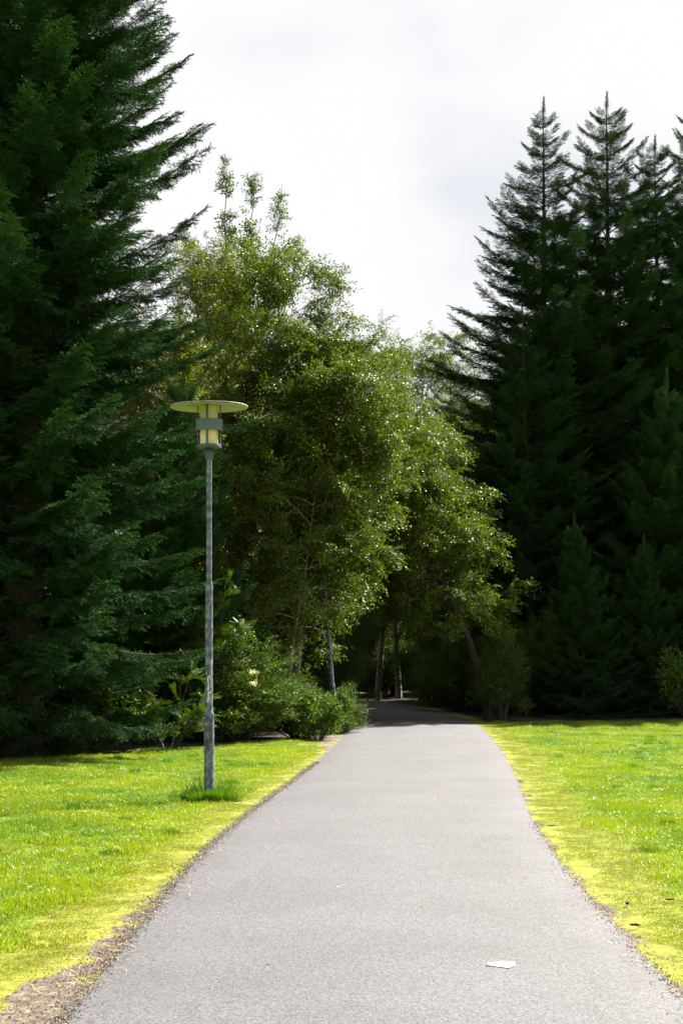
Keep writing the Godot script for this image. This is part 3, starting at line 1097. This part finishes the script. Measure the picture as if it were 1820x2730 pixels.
	var outline := [[-0.066, 0.0, 0.012], [-0.045, -0.024, 0.02], [-0.02, -0.036, 0.028], [0.008, -0.05, 0.045], [0.03, -0.06, 0.06], [0.046, -0.058, 0.03], [0.058, -0.03, 0.018], [0.068, 0.008, 0.016]]
	for q in outline:
		var row := []
		for k in 7:
			var f := k / 6.0
			var z := lerpf(q[1], q[2] + 0.012, f)
			row.append(Vector3(q[0], 0.004 + 0.009 * (wav.get_noise_2d(q[0] * 2.0, z * 2.0) + 0.5) * sin(f * PI) + 0.007 * sin(f * PI), z))
		rows.append(row)
	pm.ring_strip(rows, Color.WHITE, false)
	var pp := part(self, "paper_scrap", pm.mesh(), M.paper)
	pp.position = Vector3(0.765, 0.024, -7.03)
	tag(pp, "crumpled white scrap of paper lying on the grey path", "litter")
	# broken pale stalk beside the lamp
	var sm := MB.new()
	sm.tube([Vector3(-0.1, 0.06, -0.05), Vector3(0.0, 0.045, 0.0), Vector3(0.1, 0.03, 0.06), Vector3(0.112, 0.03, 0.07)], [0.004, 0.0045, 0.004, 0.003], 5, Color(0.55, 0.56, 0.45))
	var so := part(self, "dry_stalk", sm.mesh(), M.dry)
	so.position = Vector3(-0.93, ground_y(-0.93, 14.55), -14.5)
	tag(so, "pale dry stalk lying in the lawn beside the lamp post tuft", "stalk")


func many_one(called: String, mesh: Mesh, mat: StandardMaterial3D, col: Color) -> MeshInstance3D:
	var key := "%s_%s" % [mat.get_instance_id(), col]
	if not M.has(key):
		var c: StandardMaterial3D = mat.duplicate()
		c.albedo_color = col.linear_to_srgb()
		M[key] = c
	return part(self, called, mesh, M[key])


func build_flowers() -> void:
	var r := gen(19)
	var st := MB.new()
	st.tube([Vector3(0, 0, 0), Vector3(0.004, 0.03, 0), Vector3(0, 0.062, 0.003)], [0.0015, 0.0013, 0.001], 4, Color(0.08, 0.14, 0.02))
	var stem := st.mesh()
	var fl := MB.new()
	for i in 7:
		var a := TAU * i / 7.0
		leaf_at(fl, Vector3(0, 0.062, 0), Vector3(cos(a), 0.35, sin(a)).normalized(), Vector3.UP, 0.017, 0.013, Color(0.72, 0.5, 0.01))
	var bloom := fl.mesh()
	var spots := [[-1.02, 15.35], [-2.9, 17.6], [-3.4, 14.6], [-2.3, 13.0], [-1.95, 9.1], [3.3, 25.4], [3.9, 21.5], [4.55, 22.3], [4.6, 21.6], [5.3, 23.8], [5.5, 22.0], [4.1, 19.0], [3.6, 18.2], [5.9, 18.9], [6.1, 26.2], [3.2, 16.4], [2.5, 10.6], [6.5, 24.6]]
	for s in spots:
		var o := thing("yellow_flower", "small yellow buttercup flower standing in the mown lawn", "flower", Vector3(s[0], ground_y(s[0], s[1]), -s[1]), "yellow flowers in the lawn")
		o.rotation.y = r.randf() * TAU
		o.scale = Vector3.ONE * r.randf_range(0.9, 1.25)
		part(o, "stem", stem, M.grass)
		part(o, "bloom", bloom, M.petal)


func build_tuft() -> void:
	var r := gen(8)
	var m := MB.new()
	for i in 2600:
		var a := r.randf() * TAU
		var q := sqrt(r.randf()) * (0.23 + 0.05 * sin(a * 3.0 + 1.0) + 0.04 * sin(a * 7.0))
		if q < 0.058: continue
		var p := Vector3(cos(a) * q * 1.12, -0.01, sin(a) * q * 0.95 + 0.08)
		if Vector2(p.x, p.z).length() < 0.06: continue
		var tall := r.randf() < 0.16
		var h := (r.randf_range(0.22, 0.42) if tall else r.randf_range(0.1, 0.19)) * (1.15 - q * 1.5)
		if p.z > 0.1: h = minf(h, 0.16)
		var out := Vector3(cos(a), 0, sin(a)) * r.randf_range(0.1, 0.9) + Vector3(r.randf_range(-.3, .3), 0, r.randf_range(-.3, .3))
		var b := r.randf() * TAU
		var s := Vector3(cos(b), 0, sin(b)) * r.randf_range(0.0018, 0.0034)
		var mid := p + (Vector3.UP + out * 0.35).normalized() * h * 0.55
		var tip := mid + (Vector3.UP * 0.8 + out).normalized() * h * 0.5
		var tone := r.randf_range(0.7, 1.2)
		var col := Color(0.09, 0.175, 0.016) * tone
		m.tri(p - s, p + s, mid + s * 0.8, col)
		m.tri(p - s, mid + s * 0.8, mid - s * 0.8, col)
		m.tri(mid - s * 0.8, mid + s * 0.8, tip, col)
	var o := part(self, "grass_tuft", m.mesh(), M.grass)
	o.position = Vector3(-1.374, ground_y(-1.374, 15.0), -15.0)
	tag(o, "unmown dark green tuft of long grass round the lamp post foot", "grass", "", "stuff")


# ---------------------------------------------------------------- the scene
func _ready() -> void:
	# camera
	var cam := Camera3D.new()
	cam.name = "camera"
	cam.fov = rad_to_deg(2.0 * atan(1176.0 / 3267.0))
	cam.position = Vector3(0, 1.52, 0)
	cam.rotation.x = atan(324.0 / 3267.0)
	cam.near = 0.1
	cam.far = 2000.0
	add_child(cam)
	cam.current = true
	# sky: bright thin cloud with greyer banks
	var exposure := 4.4
	var env := Environment.new()
	env.background_mode = Environment.BG_SKY
	env.tonemap_mode = Environment.TONE_MAPPER_LINEAR
	env.tonemap_exposure = exposure
	env.background_energy_multiplier = 1.02 / exposure
	env.sdfgi_enabled = true
	env.ssao_enabled = true
	env.ssil_enabled = true
	var cl := FastNoiseLite.new()
	cl.noise_type = FastNoiseLite.TYPE_SIMPLEX_SMOOTH
	cl.frequency = 1.5
	cl.fractal_octaves = 5
	cl.seed = 12
	var sky_im := Image.create(1024, 512, false, Image.FORMAT_RGBF)
	for j in 512:
		var th := PI * (j + 0.5) / 512
		for i in 1024:
			var ph := TAU * (i + 0.5) / 1024
			var dir := Vector3(sin(th) * sin(ph), cos(th), sin(th) * cos(ph))
			var k := smoothstep(0.05, 0.6, cl.get_noise_3d(dir.x * 1.4, dir.y * 2.6, dir.z * 1.4))
			var c := Color(0.975, 0.975, 0.985).lerp(Color(0.80, 0.825, 0.875), k)
			sky_im.set_pixel(i, j, c)
	var pano := PanoramaSkyMaterial.new()
	pano.panorama = ImageTexture.create_from_image(sky_im)
	env.sky = Sky.new()
	env.sky.sky_material = pano
	var we := WorldEnvironment.new()
	we.name = "world_environment"
	we.environment = env
	add_child(we)
	# sun: behind the wood, 47 degrees to the side of the view, 46 degrees high
	var sun := DirectionalLight3D.new()
	sun.name = "sun"
	sun.light_energy = 1.6
	sun.light_color = Color(1.0, 0.975, 0.93)
	sun.light_angular_distance = 0.5
	sun.shadow_enabled = true
	add_child(sun)
	var az := deg_to_rad(47.0)
	var el := deg_to_rad(46.0)
	var to_sun := Vector3(sin(az) * cos(el), sin(el), -cos(az) * cos(el))
	sun.look_at_from_position(Vector3(0, 30, 0), Vector3(0, 30, 0) - to_sun, Vector3.UP)

	bumps.frequency = 0.35
	bumps.seed = 3
	patches.frequency = 0.55
	patches.seed = 4
	patches.fractal_octaves = 3
	edges.frequency = 0.02
	edges.seed = 5
	make_materials()
	make_sprays()
	build_ground()
	build_path()

	# spruces beside the lawn on the side of the lamp
	var s1 := spruce("huge dark spruce behind the near lamp, its trunk bare of sun", -4.7, 21.4, 21.5, 3.7, 101, true, 0.3, NEEDLE, -6.0, 44.0, 0.74, 0.85, 2.5)
	spruce("tall dark spruce with boughs down to the lawn, beyond the huge one's far side", -7.9, 20.6, 17.0, 4.0, 102, true, 0.3, NEEDLE, -8.0, 40.0, 0.7, 0.95, 3.0)
	spruce("low young spruce whose bough reaches behind the near lamp's head", -3.0, 25.4, 6.4, 1.7, 103, true, 0.3, NEEDLE, 4.0, 46.0, 0.7)
	# the row of spruces across the far lawn
	var r1 := spruce("slender spruce with a thin bare tip, first beside the path's gap", 5.78, 40.0, 17.3, 7.0, 111, true, 0.4, NEEDLE, 2.0, 24.0, 0.98, 1.05, 3.4)
	var r2 := spruce("tall broad-topped spruce with a spiky crown in the far row", 7.81, 41.0, 17.9, 6.2, 112, true, 0.4, NEEDLE, -2.0, 30.0, 0.76, 1.02, 3.5)
	spruce("thin ragged spruce with trunk showing between two fuller ones", 9.95, 44.0, 17.6, 3.6, 113, true, 3.0, NEEDLE, -4.0, 30.0, 0.6, 1.1)
	spruce("full spruce beyond the ragged thin one in the far row", 11.0, 41.6, 18.0, 5.4, 114, true, 0.4, NEEDLE, -2.0, 34.0, 0.65, 1.05, 3.6)
	var ys := spruce("young spruce standing in front of the tall far row", 8.25, 36.0, 8.5, 2.2, 115, true, 0.3, NEEDLE, 4.0, 52.0, 0.8, 0.9)

	# broad-leaved trees in the gap
	broadleaf("poplar_tree", "poplar with upright leafy shoots rising above the birches", -2.77, 36.0, [Vector3.ZERO, Vector3(0.1, 4, 0), Vector3(0.0, 7, 0.1), Vector3(-0.1, 10.2, 0)], 0.2, 24, 1.9, 0.3, SPR.poplar, Color(0.07, 0.118, 0.02), 201, {"lift": 1.5, "droop": -0.35, "size": 1.0, "dense": 0.75, "bark": M.bark, "shoots": [Vector3(-0.25, 14.35, 0.1), Vector3(0.48, 14.1, -0.2), Vector3(1.25, 13.6, 0.2), Vector3(-1.2, 12.2, 0), Vector3(1.6, 12.2, -0.2), Vector3(-0.75, 12.2, 0.3)]})
	broadleaf("birch_tree", "yellowish bushy birch between the huge spruce and the poplar", -3.6, 33.0, [Vector3.ZERO, Vector3(0.2, 3, 0), Vector3(0.3, 6.0, 0.2), Vector3(0.5, 9.9, 0)], 0.17, 32, 2.2, 0.2, SPR.birch, Color(0.13, 0.152, 0.016), 202, {"lift": 0.85, "droop": 0.25, "dense": 1.78})
	broadleaf("birch_tree", "birch with a leaning peeling trunk behind the leafy shrubs", -2.15, 28.8, [Vector3.ZERO, Vector3(0.35, 2.4, 0.1), Vector3(0.7, 4.4, 0.1), Vector3(0.85, 6.6, 0.0), Vector3(0.85, 9.2, 0)], 0.135, 40, 1.8, 0.2, SPR.birch, BIRCH_GREEN, 203, {"lift": 0.65, "droop": 0.5, "bias": Vector3(0.12, 0, 0.2), "dense": 2.25})
	broadleaf("birch_tree", "dark slim birch arching over the far lamp toward the path", -1.0, 29.2, [Vector3.ZERO, Vector3(0.2, 2.6, 0), Vector3(0.5, 4.4, 0.1), Vector3(0.75, 6.0, 0.1), Vector3(0.9, 7.3, 0)], 0.11, 36, 1.7, 0.36, SPR.birch, BIRCH_GREEN, 204, {"lift": 0.5, "droop": 0.65, "bias": Vector3(0.25, 0, 0.45), "dense": 2.33})
	broadleaf("birch_tree", "young birch whose twigs hide the far lamp's upper post", -1.0, 27.2, [Vector3.ZERO, Vector3(0.05, 1.5, 0), Vector3(0.3, 3.0, 0.05), Vector3(0.5, 4.7, 0.05)], 0.05, 20, 1.05, 0.46, SPR.birch, BIRCH_GREEN, 208, {"lift": 0.4, "droop": 0.6, "dense": 2.33})
	broadleaf("birch_tree", "sunlit golden birch leaning out over the bend of the path", 3.4, 33.0, [Vector3.ZERO, Vector3(-0.5, 1.9, 0.1), Vector3(-1.3, 3.7, 0.25), Vector3(-1.8, 5.2, 0.2), Vector3(-2.0, 6.6, 0.1)], 0.12, 44, 1.6, 0.3, SPR.birch, BIRCH_GREEN, 205, {"lift": 0.42, "droop": 0.75, "bias": Vector3(-0.42, 0, 0.2), "dense": 2.48, "bark": M.bark})  # darker bark than the other birches, standing in for shade on the trunk
	broadleaf("birch_tree", "rounded golden birch far behind the bend of the path", 2.5, 44.0, [Vector3.ZERO, Vector3(-0.1, 3, 0), Vector3(0.1, 6.5, 0.1), Vector3(0, 10.4, 0)], 0.16, 30, 2.5, 0.2, SPR.birch, BIRCH_GREEN, 206, {"lift": 0.8, "droop": 0.35, "dense": 1.71})
	var bt := broadleaf("birch_tree", "dark multi-stemmed birch inside the wood past the bend", 1.15, 46.0, [Vector3.ZERO, Vector3(0.2, 2.5, 0), Vector3(0.45, 5, 0), Vector3(0.4, 8.6, 0)], 0.12, 24, 2.3, 0.42, SPR.birch, BIRCH_GREEN, 207, {"lift": 0.7, "droop": 0.3, "dense": 1.40})
	copy_of(bt, Vector3(1.9, 0, -47.5), 2.1, 1.05, "slim dark birch trunk inside the wood between two others")
	copy_of(bt, Vector3(-0.6, 0, -36.5), 4.0, 0.85, "small birch in the shade behind the far lamp")
	copy_of(bt, Vector3(-4.6, 0, -38.0), 1.0, 1.1, "birch half hidden behind the huge spruce's lower boughs")
	copy_of(bt, Vector3(-7.5, 0, -30.0), 3.0, 1.0, "birch in the gap between the two big lawn-side spruces")
	copy_of(r1, Vector3(4.9, 0, -37.5), 2.9, 0.62, "added shorter spruce beside the path bend, shutting out sky light")  # added to keep sky light off the far path
	copy_of(r2, Vector3(-1.7, 0, -34.8), 1.9, 0.46, "added short spruce as a dark backing behind the slim birch")  # added so the birch stands against dark needles in place of shade
	copy_of(r2, Vector3(-3.6, 0, -35.8), 4.4, 0.5, "added short spruce as a dark backing behind the yellowish birch")  # another added dark backing, behind the yellowish crown
	copy_of(r2, Vector3(-2.6, 0, -39.5), 0.9, 0.5, "added short spruce inside the bend of the path, shutting out sky light")  # other tree of the added pair that darkens the path by blocking sky
	copy_of(bt, Vector3(4.5, 0, -48.0), 5.2, 1.1, "birch in the dark behind the slender spruce")

	# deeper wood
	copy_of(r1, Vector3(13.4, 0, -42.5), 1.3, 1.0, "spruce of the far row standing past the full one", "spruces of the far row beyond the lawn")
	copy_of(r2, Vector3(15.6, 0, -41.0), 2.4, 0.96, "spruce of the far row standing past the full one", "spruces of the far row beyond the lawn")
	copy_of(r1, Vector3(17.9, 0, -42.2), 3.9, 1.02, "spruce of the far row standing past the full one", "spruces of the far row beyond the lawn")
	copy_of(r2, Vector3(20.2, 0, -41.2), 5.0, 0.95, "spruce of the far row standing past the full one", "spruces of the far row beyond the lawn")
	copy_of(r1, Vector3(22.4, 0, -42.4), 0.4, 1.0, "spruce of the far row standing past the full one", "spruces of the far row beyond the lawn")
	for q in [[6.6, 47.0, 0.8], [9.0, 49.0, 0.85], [12.0, 48.0, 0.9], [4.2, 54.0, 0.7], [0.8, 58.0, 0.62], [-2.2, 62.0, 0.7], [-5.5, 48.0, 0.75], [-8.0, 40.0, 0.8], [-1.5, 53.0, 0.55], [-7.0, 27.5, 0.85], [-10.5, 31.0, 0.95], [-4.4, 43.5, 0.6], [15.0, 50.0, 0.9], [2.6, 60.0, 0.6], [6.6, 57.0, 0.7]]:
		copy_of(r2 if int(q[0] * 10) % 2 == 0 else r1, Vector3(q[0], 0, -q[1]), q[1], q[2], "spruce standing deep in the dark wood", "spruces deep in the wood")

	# shrubs beside the path on the lamp's side
	var sh := shrub("leafy_shrub", "wide green shrub with white flower heads between the two lamps", -1.85, 24.9, 1.15, 1.95, SPR.shrub, SHRUB_GREEN, 301, 1400, 0.75, 1.05)
	var fr := gen(33)
	for q in [[0.37, 1.2, 0.98], [0.38, 1.02, 1.04]]:
		var fm := MB.new()
		for i in 120:
			var v := Vector3(fr.randfn() * 0.045, fr.randfn() * 0.022, fr.randfn() * 0.045)
			leaf_at(fm, v, Vector3(fr.randf_range(-1, 1), fr.randf_range(-0.2, 1), fr.randf_range(-1, 1)).normalized(), Vector3.UP, 0.018, 0.014, Color(0.75, 0.74, 0.6))
		var fo := part(sh, "flower_head", fm.mesh(), M.petal, "stuff")
		fo.position = Vector3(q[0], q[1], q[2])
	shrub("leafy_shrub", "sunlit small-leaved shrub at the foot of the far lamp", -0.75, 25.7, 0.62, 0.85, SPR.shrub, SHRUB_GREEN, 302, 700, 0.6, 0.7)
	shrub("leafy_shrub", "low bright shrub spilling to the path edge past the far lamp", 0.02, 27.6, 0.32, 0.8, SPR.shrub, SHRUB_GREEN, 303, 460, 0.55, 0.6)
	shrub("leafy_shrub", "small broad-leaved bush in front of the far lamp's foot", -0.42, 25.2, 0.36, 0.62, SPR.broad, SHRUB_GREEN, 304, 110, 0.55)
	shrub("rowan_sapling", "rowan sapling with paired yellow-green leaflets under the huge spruce", -2.75, 22.9, 0.6, 1.35, SPR.pinnate, SHRUB_GREEN, 305, 70, 0.8, 0.4)
	shrub("rowan_sapling", "rowan sapling with paired leaflets behind the near lamp post", -2.15, 24.4, 0.6, 2.5, SPR.pinnate, SHRUB_GREEN, 306, 110, 0.8, 0.4)
	shrub("leafy_shrub", "dark low shrub in the shade under the huge spruce", -3.9, 22.6, 0.9, 1.0, SPR.broad, SHRUB_GREEN, 307, 260, 0.6)
	var dk := shrub("leafy_shrub", "tall dark shrub filling the shade behind the white-flowered one", -2.4, 28.2, 1.6, 2.6, SPR.shrub, SHRUB_GREEN, 308, 1100, 0.85)
	copy_of(dk, Vector3(-0.9, 0, -33.5), 1.0, 1.05, "dark shrub in the shade beyond the far lamp")
	copy_of(dk, Vector3(-2.4, 0, -40.0), 2.6, 1.25, "dark shrub deep along the shaded bend of the path")
	copy_of(dk, Vector3(-6.0, 0, -26.5), 4.0, 1.1, "dark shrub in the gap behind the huge spruce")
	copy_of(dk, Vector3(-4.9, 0, -32.0), 5.0, 1.2, "dark shrub behind the low young spruce")
	copy_of(dk, Vector3(2.9, 0, -41.5), 0.6, 1.0, "dark shrub on the outer side of the bend")
	copy_of(dk, Vector3(1.4, 0, -50.0), 3.3, 1.4, "dark shrub closing the view along the path")
	copy_of(dk, Vector3(-2.6, 0, -54.0), 3.3, 1.5, "dark shrub at the far end of the bend")
	for q in [[-6.5, 60.0, 1.9], [-1.0, 63.0, 1.9], [3.5, 64.0, 1.9], [8.0, 62.0, 1.9], [12.5, 60.0, 1.9], [17.0, 58.0, 1.9], [-9.5, 36.0, 1.4], [-6.8, 44.0, 1.5], [5.5, 51.0, 1.5], [10.5, 44.0, 1.4], [14.0, 46.0, 1.5], [7.4, 44.5, 1.3]]:
		copy_of(dk, Vector3(q[0], 0, -q[1]), q[1], q[2], "dark shrub of the undergrowth deep inside the wood", "undergrowth deep inside the wood")
	# shrubs across the far lawn, in the spruces' shade
	var fs := shrub("leafy_shrub", "domed dark shrub where the far lawn meets the path", 4.6, 35.2, 1.5, 2.1, SPR.shrub, SHRUB_GREEN, 321, 1000, 0.85, 1.15)
	shrub("leafy_shrub", "narrow dark shrub hiding the golden birch's foot beside the path", 3.6, 32.3, 0.5, 2.0, SPR.shrub, SHRUB_GREEN, 322, 420, 0.75)
	copy_of(ys, Vector3(5.6, 0, -33.6), 2.2, 0.55, "added low young spruce, dark filling between the domed shrub and the paler shrub")  # these young spruce copies are added; their dark needles deepen the shade
	copy_of(ys, Vector3(10.4, 0, -34.6), 4.2, 0.8, "added dark young spruce at the lawn's far edge past the taller young one")
	copy_of(ys, Vector3(12.9, 0, -34.6), 5.2, 0.75, "added dark young spruce at the outer end of the far lawn edge")
	copy_of(ys, Vector3(7.3, 0, -34.2), 0.9, 0.5, "lowest added young spruce, dark filling at the foot of the taller young one")
	for q in [[5.6, 36.0, 1.1], [3.3, 37.5, 1.0], [8.2, 38.5, 1.1], [11.0, 37.0, 1.2]]:
		copy_of(fs, Vector3(q[0], 0, -q[1]), q[1], q[2], "dark undergrowth shrub beneath the far row of spruces", "undergrowth beneath the far spruces")
	shrub("leafy_shrub", "paler broad-leaved shrub at the lawn's far edge under the young spruce", 7.75, 32.0, 0.6, 1.7, SPR.broad, SHRUB_GREEN, 323, 160, 0.6)

	street_lamp("tall grey park lamp with a wide disc shade and white graffiti on its post", -1.374, 15.0, Vector3(0, 0, 0.009), true)
	street_lamp("leaning park lamp half hidden by birch leaves and shrubs", -0.11, 28.0, Vector3(0.0, 0.0, 0.075), false)

	build_grass()
	build_tuft()
	build_litter()
	build_flowers()
